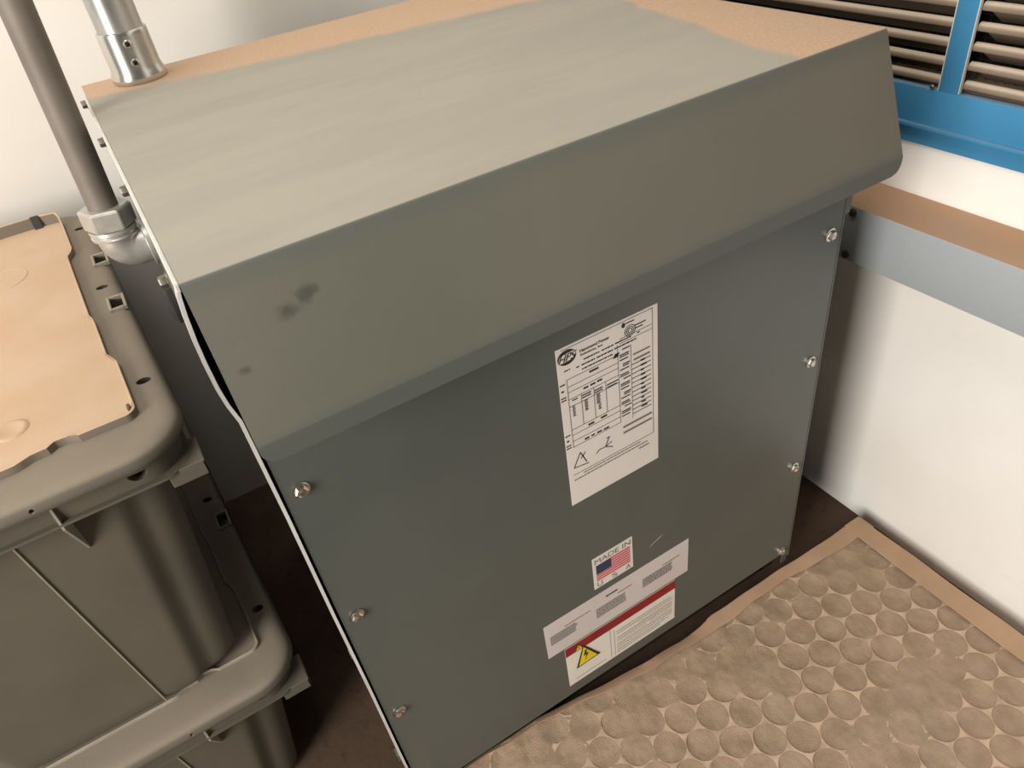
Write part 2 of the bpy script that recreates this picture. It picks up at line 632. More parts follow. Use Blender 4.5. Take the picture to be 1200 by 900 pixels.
# bolts sticking out of the side under the hood edge
bm = B()
hexhead(bm, T.location, (-1, 0, 0), 0.0052, 0.006, 0.0062)
b0 = obj('bolt', bm, M_BOLT, side_l)
for i, (y, z) in enumerate([(0.650, 0.876), (0.450, 0.876), (0.266, 0.876), (0.062, 0.868)]):
    o = b0 if i == 0 else inst(b0, side_l, (0, 0, 0))
    o.location = Vector((-0.0027 - (0.002 if i == 3 else 0), y, z)) - Vector(T.location)
bm = B()
lathe(bm, (-0.0028, 0.100, 0.828), (-1, 0, 0), [(0, 0.015), (0.008, 0.015), (0.011, 0.0125), (0.011, 0.008), (0.006, 0.006)], 28)
obj('knockout_plug', bm, M_VOID, side_l)


# ---- labels stuck to the front panel
def rect(bm, x0, x1, z0, z1, y, th=0.00015):
    box(bm, x0, x1, y, y + th, z0, z1)


def bars(L, y, jag=False):
    bm = B()
    for x0, x1, z, h in L:
        if not jag:
            rect(bm, x0, x1, z - h / 2, z + h / 2, y)
        else:      # broken into word-like dashes
            x = x0
            while x < x1:
                wd = random.uniform(0.0016, 0.0056)
                rect(bm, x, min(x + wd, x1), z - h / 2, z + h / 2, y)
                x += wd + random.uniform(0.0006, 0.0010)
    return bm


def text_bm(bm, s, x0, x1, z0, z1, y, shear=0.0, fat=0.0):
    cu = bpy.data.curves.new('txt', 'FONT')
    cu.body = s
    cu.size = 1.0
    cu.shear = shear
    cu.extrude = 0.0
    cu.offset = fat
    o = bpy.data.objects.new('txt', cu)
    COL.objects.link(o)
    dg = bpy.context.evaluated_depsgraph_get()
    me = bpy.data.meshes.new_from_object(o.evaluated_get(dg))
    bpy.data.objects.remove(o)
    bpy.data.curves.remove(cu)
    xs = [v.co.x for v in me.vertices]
    zs_ = [v.co.y for v in me.vertices]
    ax, bx, az, bz = min(xs), max(xs), min(zs_), max(zs_)
    vs = [bm.verts.new((x0 + (v.co.x - ax) / (bx - ax) * (x1 - x0), y, z0 + (v.co.y - az) / (bz - az) * (z1 - z0))) for v in me.vertices]
    for p in me.polygons:
        try:
            bm.faces.new([vs[i] for i in p.vertices])
        except ValueError:
            pass
    bpy.data.meshes.remove(me)
    return bm


def tri(bm, a, b, c, y):
    prism(bm, [a, b, c], 'y', y, y + 0.00015)


def line(bm, a, b, w, y):
    a, b = Vector(a), Vector(b)
    d = (b - a).normalized()
    n = Vector((-d.y, d.x)) * w / 2
    prism(bm, [a + n, b + n, b - n, a - n], 'y', y, y + 0.00015)


def ell(bm, cx, cz, rx, rz, y, a0=0.0, a1=2 * PI, n=40):
    prism(bm, [(cx + rx * math.cos(a0 + (a1 - a0) * k / n), cz + rz * math.sin(a0 + (a1 - a0) * k / n)) for k in range(n if a1 - a0 > 6 else n + 1)], 'y', y, y + 0.00015)


YP = -0.0005
Y1, Y2, Y3 = YP - 0.0003, YP - 0.0005, YP - 0.0007
# nameplate
bm = B()
box(bm, 0.2898, 0.4190, YP, 0.0, 0.4636, 0.6907)
npl = obj('nameplate', bm, M_LABEL, T, 'tall white printed rating plate')
bm = bars([(0.3222, 0.3420, 0.6650, 0.0017), (0.3450, 0.3602, 0.6650, 0.0017), (0.3622, 0.3830, 0.6652, 0.0017),
           (0.3125, 0.3160, 0.6590, 0.0016), (0.3190, 0.3362, 0.6590, 0.0017), (0.3385, 0.3590, 0.6590, 0.0018), (0.3610, 0.3900, 0.6590, 0.0018),
           (0.2976, 0.3050, 0.6610, 0.0014), (0.3193, 0.3585, 0.6535, 0.0016)], Y1, True)
for L in [[(0.3279, 0.3396, 0.6454, 0.0026)], [(0.3191, 0.3252, 0.6276, 0.0024), (0.3279, 0.3347, 0.6278, 0.0024), (0.3368, 0.3436, 0.6281, 0.0024)],
          [(0.3214, 0.3291, 0.5746, 0.0028), (0.3385, 0.3466, 0.5752, 0.0028)],
          [(0.3152, 0.3210, 0.5568, 0.0026), (0.3240, 0.3288, 0.5568, 0.0022), (0.3320, 0.3386, 0.5566, 0.0024), (0.3410, 0.3485, 0.5562, 0.0024)],
          [(0.2905, 0.2972, z, 0.0016) for z in (0.6448, 0.6276, 0.6240, 0.5736, 0.5590, 0.5552)], [(0.2918, 0.2950, z, 0.0022) for z in (0.6364, 0.566)]]:
    for x0, x1, z, h in L:
        x = x0
        while x < x1:
            rect(bm, x, min(x + 0.0030, x1), z - h / 2, z + h / 2, Y1)
            x += 0.0034
# columns of figures in the voltage table
for x0, x1, z0, z1, nn in [(0.3035, 0.3068, 0.597, 0.613, 7), (0.3190, 0.3232, 0.5965, 0.6125, 7), (0.3345, 0.3395, 0.5975, 0.6130, 7), (0.3365, 0.3400, 0.589, 0.597, 3)]:
    for k in range(nn):
        z = z0 + (z1 - z0) * k / nn
        rect(bm, x0, x1 - 0.0007 * (k % 2), z, z + (z1 - z0) / nn * 0.62, Y1)
for x0, x1, z in [(0.3040, 0.3105, 0.6192), (0.3165, 0.3280, 0.6192), (0.3165, 0.3280, 0.6160), (0.3325, 0.3430, 0.6175), (0.3325, 0.3430, 0.6145), (0.3490, 0.3640, 0.6165), (0.3490, 0.3620, 0.6130)]:
    rect(bm, x0, x1, z - 0.0008, z + 0.0008, Y1)
# right-hand specification rows
for k in range(15):
    z = 0.6535 - k * 0.0066
    x0 = 0.3672 + 0.004 * ((k * 7) % 3 == 0)
    rect(bm, x0, 0.3808 - 0.0012 * (k % 3), z - 0.0008, z + 0.0008, Y1)
    if k % 2:
        rect(bm, x0, 0.3795, z - 0.0032, z - 0.0018, Y1)
    if k > 3:
        rect(bm, 0.3950, 0.3992 + 0.002 * (k % 3), z - 0.0012, z + 0.0012, Y1)
# folded-triangle wiring diagram and star diagram
for a, b in [((0.2975, 0.522), (0.3075, 0.541)), ((0.3075, 0.541), (0.3150, 0.522)), ((0.2975, 0.522), (0.3180, 0.5185)), ((0.3075, 0.531), (0.3145, 0.538)),
             ((0.3290, 0.5260), (0.3330, 0.5295)), ((0.3330, 0.5295), (0.3420, 0.5290)), ((0.3420, 0.5290), (0.3510, 0.5325)), ((0.3420, 0.5290), (0.3475, 0.5410)), ((0.3420, 0.529), (0.3520, 0.5235)),
             ((0.3440, 0.5410), (0.3490, 0.5410))]:
    line(bm, a, b, 0.0011, Y1)
obj('printed_text', bm, M_INK, npl, smooth=False)
bm = bars([(0.3100, 0.3925, 0.5072, 0.0015), (0.2965, 0.4030, 0.5025, 0.0017)], Y1, True)
bm2 = bars([(0.3895, 0.4046, 0.4972, 0.0019), (0.3853, 0.4079, 0.6398, 0.0022), (0.3856, 0.4079, 0.6325, 0.0026), (0.3680, 0.4095, 0.5438, 0.0030), (0.3680, 0.4095, 0.5350, 0.0030)], Y1)
me_tmp = bpy.data.meshes.new('m')
bm2.to_mesh(me_tmp)
bm.from_mesh(me_tmp)
bpy.data.meshes.remove(me_tmp)
# ruled lines of the tables
for x0, x1, z in [(0.2960, 0.4120, 0.6878), (0.2993, 0.3650, 0.6490), (0.2993, 0.3650, 0.6390), (0.2993, 0.3650, 0.6318), (0.2993, 0.3655, 0.6222), (0.2993, 0.3655, 0.6118),
                  (0.2993, 0.3655, 0.5790), (0.2993, 0.3650, 0.5712), (0.2993, 0.3650, 0.5620), (0.2993, 0.3650, 0.5535), (0.2960, 0.4120, 0.5110), (0.3680, 0.4110, 0.6622), (0.3680, 0.4110, 0.6680)]:
    rect(bm, x0, x1, z - 0.0004, z + 0.0004, Y1)
for k in range(12):
    z = 0.6270 - k * 0.0064
    rect(bm, 0.3820, 0.4090, z - 0.0007, z + 0.0007, Y1)
for x, z0, z1 in [(0.2995, 0.553, 0.649), (0.3155, 0.579, 0.6222), (0.3318, 0.579, 0.6222), (0.3475, 0.579, 0.6222), (0.3650, 0.553, 0.662), (0.3822, 0.551, 0.655), (0.4118, 0.511, 0.6878)]:
    rect(bm, x - 0.0003, x + 0.0003, z0, z1, Y1)
obj('ruled_lines', bm, M_INKG, npl, smooth=False)
# oval emblem
bm = B()
ell(bm, 0.3024, 0.6772, 0.0113, 0.0092, Y1)
ob = obj('emblem', bm, M_INK, npl, 'black oval emblem with white slanted letters', smooth=False)
bm = B()
prism(bm, [(0.2912, 0.6724), (0.2912, 0.6728), (0.2945, 0.6810), (0.3040, 0.6822), (0.3138, 0.6826), (0.3138, 0.6806), (0.3105, 0.6730), (0.3000, 0.6722)], 'y', Y2, Y2 + 0.00015)
obj('emblem_band', bm, M_LABEL, npl, smooth=False)
bm = B()
text_bm(bm, 'HPS', 0.2915, 0.3135, 0.6728, 0.6818, Y3, 0.45)
text_bm(bm, 'HPS', 0.2920, 0.3138, 0.6728, 0.6818, Y3 - 0.00005, 0.45)
obj('emblem_letters', bm, M_INK, npl, smooth=False)
bm = B()
text_bm(bm, 'Hammond Power', 0.3182, 0.3556, 0.6752, 0.6792, Y1, 0, 0.016)
text_bm(bm, 'Solutions, Inc.', 0.3184, 0.3475, 0.6700, 0.6736, Y1, 0, 0.016)
# arrow block and approval marks
prism(bm, [(0.3588, 0.6468), (0.3650, 0.6468), (0.3676, 0.6520), (0.3614, 0.6520)], 'y', Y1, Y1 + 0.00015)
ell(bm, 0.3738, 0.6830, 0.0024, 0.0030, Y1)
for x0, x1, z in [(0.3770, 0.3880, 0.6838), (0.3885, 0.4030, 0.6765), (0.3885, 0.3990, 0.6728), (0.3910, 0.3950, 0.6658)]:
    rect(bm, x0, x1, z - 0.0007, z + 0.0007, Y1)
for r in (0.0068, 0.0046, 0.0026):
    for k in range(28):
        a0, a1 = 2 * PI * k / 28, 2 * PI * (k + 1) / 28
        cx, cz = 0.3822, 0.6730
        line(bm, (cx + r * math.cos(a0), cz + r * math.sin(a0)), (cx + r * math.cos(a1), cz + r * math.sin(a1)), 0.0008, Y1)
obj('printed_heading', bm, M_INK, npl, smooth=False)

# made-in label with flag
bm = B()
box(bm, 0.3094, 0.3742, YP, 0.0, 0.2822, 0.3458)
us = obj('flag_label', bm, M_LABEL, T, 'small white label with a striped flag')
bm = B()
zf0, zf1 = 0.2975, 0.3292
for k in range(7):
    h = (zf1 - zf0) / 13
    z = zf1 - h * (2 * k + 1)
    rect(bm, 0.3142 if k > 3 else 0.3383, 0.3695, z - h * 0.16, z + h * 1.16, Y1)
obj('flag_stripes', bm, M_PINK, us, smooth=False)
bm = B()
rect(bm, 0.3142, 0.3383, 0.3112, 0.3295, Y2)
obj('flag_canton', bm, M_NAVY, us, smooth=False)
bm = B()
text_bm(bm, 'MADE IN', 0.3128, 0.3708, 0.3328, 0.3420, Y1)
obj('printed_words', bm, M_INKG, us, smooth=False)
bm = B()
for ch, x in (('U', 0.3142), ('S', 0.3386), ('A', 0.3615)):
    text_bm(bm, ch, x, x + 0.0085, 0.2848, 0.2940, Y1)
obj('printed_initials', bm, M_INKG, us, smooth=False)

# long notice strip
bm = B()
box(bm, 0.2252, 0.4732, YP, 0.0, 0.1940, 0.2680)
ns = obj('notice_label', bm, M_LABEL2, T, 'long pale notice strip in three columns')
L = []
for x0, x1, z0, z1 in [(0.2325, 0.2790, 0.2195, 0.2400), (0.3085, 0.3600, 0.2165, 0.2380), (0.3895, 0.4470, 0.2205, 0.2405)]:
    n = 5
    for k in range(n):
        z = z1 - (z1 - z0) * (k + 0.5) / n
        L.append((x0, x1 - random.uniform(0.0, 0.006), z, 0.0027))
L += [(0.2570, 0.2985, 0.2445, 0.0018), (0.3460, 0.3700, 0.2450, 0.0018), (0.4250, 0.4575, 0.2440, 0.0018)]
obj('printed_lines', bars(L, Y1, True), M_INKG, ns, smooth=False)
obj('printed_title', bars([(0.3262, 0.3462, 0.2535, 0.0030)], Y1, True), M_INK, ns, smooth=False)

# hazard label
bm = B()
box(bm, 0.2515, 0.4492, YP, 0.0, 0.0945, 0.1905)
dl = obj('hazard_label', bm, M_LABEL3, T, 'cream hazard label with a red band and yellow triangles')
bm = B()
rect(bm, 0.2515, 0.4492, 0.1708, 0.1905, Y1)
obj('red_band', bm, M_RED, dl, smooth=False)
bm = B()
tri(bm, (0.2660, 0.1285), (0.3090, 0.1300), (0.2815, 0.1775), Y2)
tri(bm, (0.2665, 0.1725), (0.2815, 0.1725), (0.2740, 0.1850), Y2)
obj('triangle_border', bm, M_INK, dl, smooth=False)
bm = B()
tri(bm, (0.2705, 0.1312), (0.3030, 0.1325), (0.2815, 0.1712), Y3)
tri(bm, (0.2685, 0.1735), (0.2795, 0.1735), (0.2740, 0.1828), Y3)
obj('warning_triangle', bm, M_YEL, dl, smooth=False)
bm = B()
prism(bm, [(0.2830, 0.1620), (0.2800, 0.1500), (0.2850, 0.1500), (0.2810, 0.1360), (0.2890, 0.1530), (0.2845, 0.1535), (0.2865, 0.1620)], 'y', Y3 - 0.0002, Y3)
rect(bm, 0.2734, 0.2746, 0.1752, 0.1800, Y3 - 0.0001)
obj('warning_symbol', bm, M_INK, dl, smooth=False)
bm = bars([(0.3395, 0.4400, 0.1560, 0.0022), (0.3395, 0.4440, 0.1500, 0.0022), (0.3395, 0.4430, 0.1395, 0.0026), (0.3395, 0.4440, 0.1335, 0.0026),
           (0.3390, 0.4430, 0.1215, 0.0026), (0.3390, 0.4440, 0.1150, 0.0022), (0.3390, 0.4360, 0.1085, 0.0022), (0.3390, 0.4200, 0.1030, 0.0020)], Y1, True)
rect(bm, 0.3275, 0.3282, 0.0985, 0.1700, Y1)
rect(bm, 0.3345, 0.3352, 0.0985, 0.1640, Y1)
rect(bm, 0.2640, 0.3180, 0.1035, 0.1050, Y1)
obj('printed_lines', bm, M_INKL, dl, smooth=False)
bm = bars([(0.3800, 0.4445, 0.1440, 0.0022), (0.3400, 0.3950, 0.1275, 0.0022), (0.4000, 0.4420, 0.1275, 0.0024)], Y1, True)
obj('printed_accents', bm, M_ORG, dl, smooth=False)
# a chalky scratch on the paint
bm = B()
prism(bm, [(0.4040, 0.3010), (0.4075, 0.3025), (0.4230, 0.3085), (0.4262, 0.3110), (0.4215, 0.3098), (0.4095, 0.3052)], 'y', YP + 0.0003, 0.0)
obj('scratch', bm, M_INKL, front, 'pale scuff on the paint', smooth=False)

# ------------------------------------------------------------------ conduits
cx, cy = 0.0705, 0.612
E_ = thing('metal_conduit', 'shiny galvanised conduit rising from the back left corner of the transformer hood', 'conduit', (cx, cy, ZB))
bm = B()
lathe(bm, (cx, cy, 0.945), (0, 0, 1), [(0, 0.0275), (0.8, 0.0275)], 48)
obj('pipe', bm, M_GALV, E_)
bm = B()
lathe(bm, (cx, cy, ZB), (0, 0, 1), [(0, 0.0330), (0.003, 0.0345), (0.008, 0.0342), (0.013, 0.0322), (0.018, 0.0311), (0.055, 0.0309), (0.059, 0.0307), (0.0605, 0.0298), (0.0605, 0.0272)], 56)
cpl = obj('coupling', bm, M_CHROME, E_)
for k, (z, a) in enumerate([(0.9435, -1.60), (0.9215, -1.60)]):
    d = Vector((math.cos(a), math.sin(a), 0))
    p = Vector((cx, cy, z)) + d * 0.0300
    bm = B()
    lathe(bm, p, d, [(0, 0.0052), (0.0022, 0.0052), (0.0036, 0.0042), (0.0040, 0.0026), (0.0018, 0.0022), (0.0016, 0.0004)], 20)
    sc_ = obj('set_screw', bm, M_ZINC, cpl)
    bm = B()
    u = Vector((-d.y, d.x, 0))
    q = p + d * 0.0040
    for e1, e2 in (((u + Vector((0, 0, 1))).normalized(), 0), ((u - Vector((0, 0, 1))).normalized(), 0)):
        n_ = d.cross(e1)
        vs = [bm.verts.new(q + e1 * sx * 0.0030 + n_ * sy * 0.0009 + d * sd) for sd in (-0.001, 0.0003) for sx, sy in ((-1, -1), (1, -1), (1, 1), (-1, 1))]
        for f in [(0, 1, 2, 3), (4, 5, 6, 7), (0, 1, 5, 4), (1, 2, 6, 5), (2, 3, 7, 6), (3, 0, 4, 7)]:
            bm.faces.new([vs[i] for i in f])
    obj('screw_slot', bm, M_INK, cpl, smooth=False)

P0, P1 = Vector((-0.0378, 0.49, 0.790)), Vector((-0.0245, 0.49, 1.02))
G_ = thing('dull_conduit', 'dull grey conduit leaning against the side of the transformer, ending in a silver elbow fitting', 'conduit', tuple(P0))
dr = (P1 - P0).normalized()
bm = B()
lathe(bm, P0 - dr * 0.02, dr, [(0, 0.0175), (0.75, 0.0175)], 40)
obj('pipe', bm, M_PIPE, G_)
# compression nut: big hexagon
bm = B()
d, u, v = frame_of(dr)
prof = [(-0.020, 0.0285), (-0.018, 0.0310), (0.004, 0.0310), (0.006, 0.0290), (0.006, 0.0180)]
rings = []
for h, r in prof:
    ring = []
    for k in range(6):
        a = PI / 3 * k + 0.42
        ring.append(bm.verts.new(P0 + d * h + (u * math.cos(a) + v * math.sin(a)) * r))
    rings.append(ring)
for a, b in zip(rings, rings[1:]):
    for k in range(6):
        bm.faces.new((a[k], a[(k + 1) % 6], b[(k + 1) % 6], b[k]))
bm.faces.new(rings[0][::-1])
bm.faces.new(rings[-1])
bmesh.ops.bevel(bm, geom=bm.edges[:], offset=0.0008, segments=2, affect='EDGES')
obj('compression_nut', bm, M_CAST, G_)
bm = B()
lathe(bm, P0 - dr * 0.020, -dr, [(0, 0.0275), (0.004, 0.0280), (0.0055, 0.0262), (0.008, 0.0262), (0.0095, 0.0278), (0.0125, 0.0272), (0.0135, 0.0235)], 40)
ctr = P0 - dr * 0.033
path = [ctr + dr * 0.004, ctr]
for k in range(1, 11):
    a = PI / 2 * k / 10
    path.append(Vector((ctr.x + 0.019 * (1 - math.cos(a)), ctr.y, ctr.z - 0.003 - 0.019 * math.sin(a))))
path += [Vector((path[-1].x + 0.006, ctr.y, path[-1].z)), Vector((-0.0032, ctr.y, path[-1].z))]
tube(bm, path, 0.0232, 36)
zc = path[-1].z
lathe(bm, (-0.0030, ctr.y, zc), (-1, 0, 0), [(0, 0.0285), (0.006, 0.0285), (0.0075, 0.0265), (0.0075, 0.0228)], 36)
obj('elbow_fitting', bm, M_CAST, G_)

# ------------------------------------------------------------------ wireway on the right wall
V = thing('wireway', 'long grey wireway trunking with a dusty tan top, fixed to the white right wall', 'wireway', (0.864, 0.0, 0.549))
bm = B()
box(bm, 0.823, XW, -1.05, 0.70, 0.549, 0.6305, 0.0012, 2)
obj('trough', bm, M_WIREWAY, V)
bm = B()
lathe(bm, V.location, (-1, 0, 0), [(0, 0.0058), (0.002, 0.0058), (0.0035, 0.0042), (0.0036, 0.001)], 18)
w0 = obj('screw', bm, M_DARK, V)
for i, z in enumerate((0.622, 0.5575)):
    o = w0 if i == 0 else inst(w0, V, (0, 0, 0))
    o.location = Vector((0.8229, 0.077, z)) - Vector(V.location)

# ------------------------------------------------------------------ louvre in the right wall
XF = XW - 0.012
Lv = thing('louvre_vent', 'blue framed louvre vent with dusty brown slats in the right wall', 'vent', (XW, 0.025, LZ0))
bm = B()
fz0, fz1 = 0.7255, 1.345
fy0, fy1 = LY0 - 0.045, LY1 + 0.045
MY0, MY1 = 0.0120, 0.0395       # mullion
oz0, oz1 = 0.7730, 1.295
# front plates of the frame
box(bm, XF, XW + 0.002, fy0, fy1, fz0, oz0, 0.0012, 2)
box(bm, XF, XW + 0.002, fy0, fy1, oz1, fz1, 0.0012, 2)
box(bm, XF, XW + 0.002, fy0, LY0 + 0.008, oz0, oz1, 0.0012, 2)
box(bm, XF, XW + 0.002, LY1 - 0.008, fy1, oz0, oz1, 0.0012, 2)
box(bm, XF, XF + 0.0045, MY0, MY1, oz0 - 0.001, oz1 + 0.001, 0.0012, 2)
# folded lip along the bottom, then the lower flange set back against the wall
box(bm, XF - 0.0045, XF + 0.001, fy0, fy1, 0.7240, 0.7290, 0.0010, 2)
box(bm, XW - 0.0035, XW, fy0, fy1, 0.6990, 0.7275, 0.0006, 1)
lfr = obj('frame', bm, M_BLUE, Lv)
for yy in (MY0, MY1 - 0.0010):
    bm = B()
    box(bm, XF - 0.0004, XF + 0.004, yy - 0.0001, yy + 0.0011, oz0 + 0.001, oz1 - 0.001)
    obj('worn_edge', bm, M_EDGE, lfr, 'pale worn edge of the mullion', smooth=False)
bm = B()
box(bm, XW + 0.002, XW + 0.10, LY0 + 0.001, LY1 - 0.001, LZ0 + 0.0005, oz0 - 0.002)
obj('sill', bm, M_BLADE, Lv, 'dust-covered sill')
for (a, b) in ((MY1, LY1 - 0.008), (LY0 + 0.008, MY0)):
    bm = B()
    k = 0
    while 0.788 + 0.0217 * k < oz1 - 0.005:
        z = 0.788 + 0.0217 * k
        # rolled inner edge on top, blade falling outward
        prof = []
        for q in range(13):
            aa = math.radians(215 - 165 * q / 12)
            prof.append((XF + 0.0108 + 0.0058 * math.cos(aa), z - 0.0058 + 0.0058 * math.sin(aa)))
        prof += [(XF + 0.052, z - 0.030), (XF + 0.0515, z - 0.0315), (XF + 0.015, z - 0.0074), (XF + 0.010, z - 0.0074)]
        A = [bm.verts.new((x, a, zz)) for x, zz in prof]
        C2 = [bm.verts.new((x, b, zz)) for x, zz in prof]
        n = len(prof)
        for i in range(n):
            bm.faces.new((A[i], A[(i + 1) % n], C2[(i + 1) % n], C2[i]))
        bm.faces.new(A[::-1])
        bm.faces.new(C2)
        k += 1
    obj('louvre_slats', bm, M_BLADE, Lv)
bm = B()
y = LY0 + 0.012
while y < LY1 - 0.01:
    box(bm, XF + 0.062, XF + 0.0628, y, y + 0.0008, oz0, oz1)
    y += 0.0125
z = oz0 + 0.01
while z < oz1:
    box(bm, XF + 0.063, XF + 0.0638, LY0 + 0.01, LY1 - 0.01, z, z + 0.0008)
    z += 0.0125
obj('wire_screen', bm, M_SCREEN, Lv, smooth=False)
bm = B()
box(bm, XW + 0.085, XW + 0.10, LY0 + 0.001, LY1 - 0.001, oz0 - 0.002, LZ1 - 0.001)  # added backing panel that keeps the gaps between the slats dark
obj('slat_gap_backing', bm, M_VOID, Lv, smooth=False)
bm = B()
lathe(bm, (XF, 0.047, 0.7762), (-1, 0, 0), [(0, 0.003), (0.0014, 0.003), (0.0024, 0.0018)], 14)
obj('rivet', bm, M_BOLT, Lv)

# ------------------------------------------------------------------ air filter lying on the floor
FX0, FX1, FY0, FY1 = 0.005, 0.872, -0.600, -0.006
FZ = 0.040
Fl = thing('air_filter', 'dusty air filter with tan cardboard frame and round holes, lying before the transformer', 'air filter', ((FX0 + FX1) / 2, (FY0 + FY1) / 2, 0))


def interp(x, P):
    if x <= P[0][0]:
        return P[0][1]
    for (a, b), (c, d) in zip(P, P[1:]):
        if x <= c:
            return b + (d - b) * (x - a) / (c - a)
    return P[-1][1]


def back_edge(x):      # the cardboard's back edge bulges out left of a tear
    return interp(x, [(0.0, 0.014), (0.069, 0.0155), (0.134, 0.017), (0.2023, 0.0155), (0.2505, 0.0086), (0.2994, 0.0028), (0.3502, -0.0019), (0.4524, -0.0108), (0.505, -0.0090), (0.520, -0.0035), (0.545, -0.0035), (0.872, -0.0075)])


def inner_back(x):
    return interp(x, [(0.0, 0.007), (0.11, 0.010), (0.2, 0.006), (0.258, -0.0035), (0.32, -0.0125), (0.395, -0.0230), (0.50, -0.0300), (0.60, -0.0250), (0.70, -0.0285), (0.834, -0.0383)])


bm = B()
# side walls plus top flanges, as one folded cardboard frame
wt = 0.0018
xs = [FX0 + (FX1 - FX0) * k / 60 for k in range(61)] + [0.5145, 0.5155]
xs.sort()


def strip(rows):
    """rows: list of rings, each ring the same polygon (closed)"""
    rr = [[bm.verts.new(p) for p in r] for r in rows]
    n = len(rr[0])
    for a, b in zip(rr, rr[1:]):
        for i in range(n):
            bm.faces.new((a[i], a[(i + 1) % n], b[(i + 1) % n], b[i]))
    bm.faces.new(rr[0][::-1])
    bm.faces.new(rr[-1])


rows = []
for x in xs:
    yb, yi = back_edge(x), min(inner_back(x), back_edge(x) - 0.0055)
    s = 0.0016 * math.sin(x * 31) + 0.001 * math.sin(x * 77)
    dz = -0.0035 * (1 - max(0.0, min(1.0, (x - 0.47) / 0.05)))
    rows.append([(x, yb + s * 0.5, 0.0), (x, yb + s * 0.5, FZ + dz - 0.0015), (x, yb + s * 0.5 - 0.0015, FZ + dz), (x, yi + s, FZ), (x, yi + s, FZ - wt), (x, yb - wt - 0.0015, FZ + dz - wt), (x, yb - wt - 0.0005, 0.0)])
strip(rows)
rows = []
for k in range(41):
    y = FY0 + 0.0022 + (FY1 - FY0 - 0.0022) * k / 40
    s = 0.0008 * math.sin(y * 40)
    xi = FX1 - 0.036 - 0.004 * math.sin((y - FY0) * 5)
    rows.append([(FX1 + s, y, 0.0), (FX1 + s, y, FZ - 0.0015), (FX1 + s - 0.0015, y, FZ + 0.0004), (xi, y, FZ + 0.0004), (xi, y, FZ - wt), (FX1 + s - wt - 0.001, y, FZ - wt), (FX1 + s - wt, y, 0.0)])
strip(rows)
box(bm, FX0, FX0 + wt, FY0, FY1, 0, FZ)
box(bm, FX0, FX0 + 0.030, FY0, FY1, FZ - wt, FZ)
box(bm, FX0, FX1, FY0, FY0 + wt, 0, FZ)
box(bm, FX0, FX1, FY0, FY0 + 0.030, FZ - wt, FZ)
obj('frame', bm, M_CARD, Fl, 'tan cardboard frame')

# lattice of round holes
AX, AY, S = 0.4535, -0.1525, 0.0472
DX = S * math.sqrt(3) / 2
cells = []
for i in range(-12, 12):
    for j in range(-14, 14):
        cx_, cy_ = AX + i * DX, AY + j * S + (i % 2) * S / 2
        if FX0 + 0.012 < cx_ < FX1 - 0.020 and FY0 + 0.014 < cy_ < FY1 + 0.034:
            cells.append((cx_, cy_))
R_H = S * 0.494
bm = B()
for cx_, cy_ in cells:
    n = 36
    ci, ho, cl, hl = [], [], [], []
    for k in range(n):
        a = 2 * PI * k / n
        # hexagon with flat sides facing the six neighbours (one neighbour along y)
        m = (a - PI / 2 + PI / 6) % (PI / 3) - PI / 6
        rh = (S / 2) / math.cos(m)
        wob = 1 + 0.012 * math.sin(3 * a + cx_ * 90)
        ci.append((cx_ + math.cos(a) * R_H * wob, cy_ + math.sin(a) * R_H * wob))
        ho.append((cx_ + math.cos(a) * rh, cy_ + math.sin(a) * rh))
    ztop = FZ - 0.0040
    A = [bm.verts.new((p[0], min(p[1], inner_back(p[0]) + 0.004), ztop)) for p in ci]
    C2 = [bm.verts.new((p[0], min(p[1], inner_back(p[0]) + 0.004), ztop)) for p in ho]
    D = [bm.verts.new((p[0], min(p[1], inner_back(p[0]) + 0.004), ztop - 0.003)) for p in ci]
    for k in range(n):
        bm.faces.new((A[k], C2[k], C2[(k + 1) % n], A[(k + 1) % n]))
        bm.faces.new((A[k], A[(k + 1) % n], D[(k + 1) % n], D[k]))
obj('hole_grid', bm, M_GRID, Fl, 'die-cut grid of round holes', kind=None)

def sstep_m(a, b, x):
    u = max(0.0, min(1.0, (x - a) / (b - a)))
    return u * u * (3 - 2 * u)


# dust-loaded fibre media bulging through the holes
bm = B()
from mathutils import noise as MN
NXm, NYm = 250, 170
x0, x1, y0, y1 = FX0 + 0.004, FX1 - 0.004, FY0 + 0.004, FY1 + 0.0180
grid = []
for i in range(NXm + 1):
    row = []
    for j in range(NYm + 1):
        x = x0 + (x1 - x0) * i / NXm
        y = y0 + (y1 - y0) * j / NYm
        ii = round((x - AX) / DX)
        best = 9
        for i2 in (ii - 1, ii, ii + 1):
            off = (i2 % 2) * S / 2
            jj = round((y - AY - off) / S)
            dx_, dy_ = x - AX - i2 * DX, y - AY - off - jj * S
            best = min(best, math.hypot(dx_, dy_))
        q = min(1.0, best / R_H)
        dome = -0.0012 * (1 - q ** 3)
        nn = MN.noise(Vector((x * 38, y * 38, 0))) * 0.0016 + MN.noise(Vector((x * 160, y * 160, 3))) * 0.0010
        # the fibres swell most near the wall-side corner and hide the grid in patches
        sw = 0.0034 * max(0.0, MN.noise(Vector((x * 9, y * 9, 9))) + 0.02) + 0.0017 * sstep_m(-0.15, -0.05, y) * (0.6 + MN.noise(Vector((x * 24, y * 24, 5))))
        row.append(bm.verts.new((x, min(y, back_edge(x) - 0.0032), min(FZ - 0.0010, FZ - 0.0052 + dome + nn + sw))))
    grid.append(row)
for a, b in zip(grid, grid[1:]):
    for j in range(NYm):
        bm.faces.new((a[j], b[j], b[j + 1], a[j + 1]))
med = obj('filter_media', bm, M_MEDIA, Fl, 'grey-brown dust-loaded fibre pad')
for p in med.data.polygons:
    p.use_smooth = True

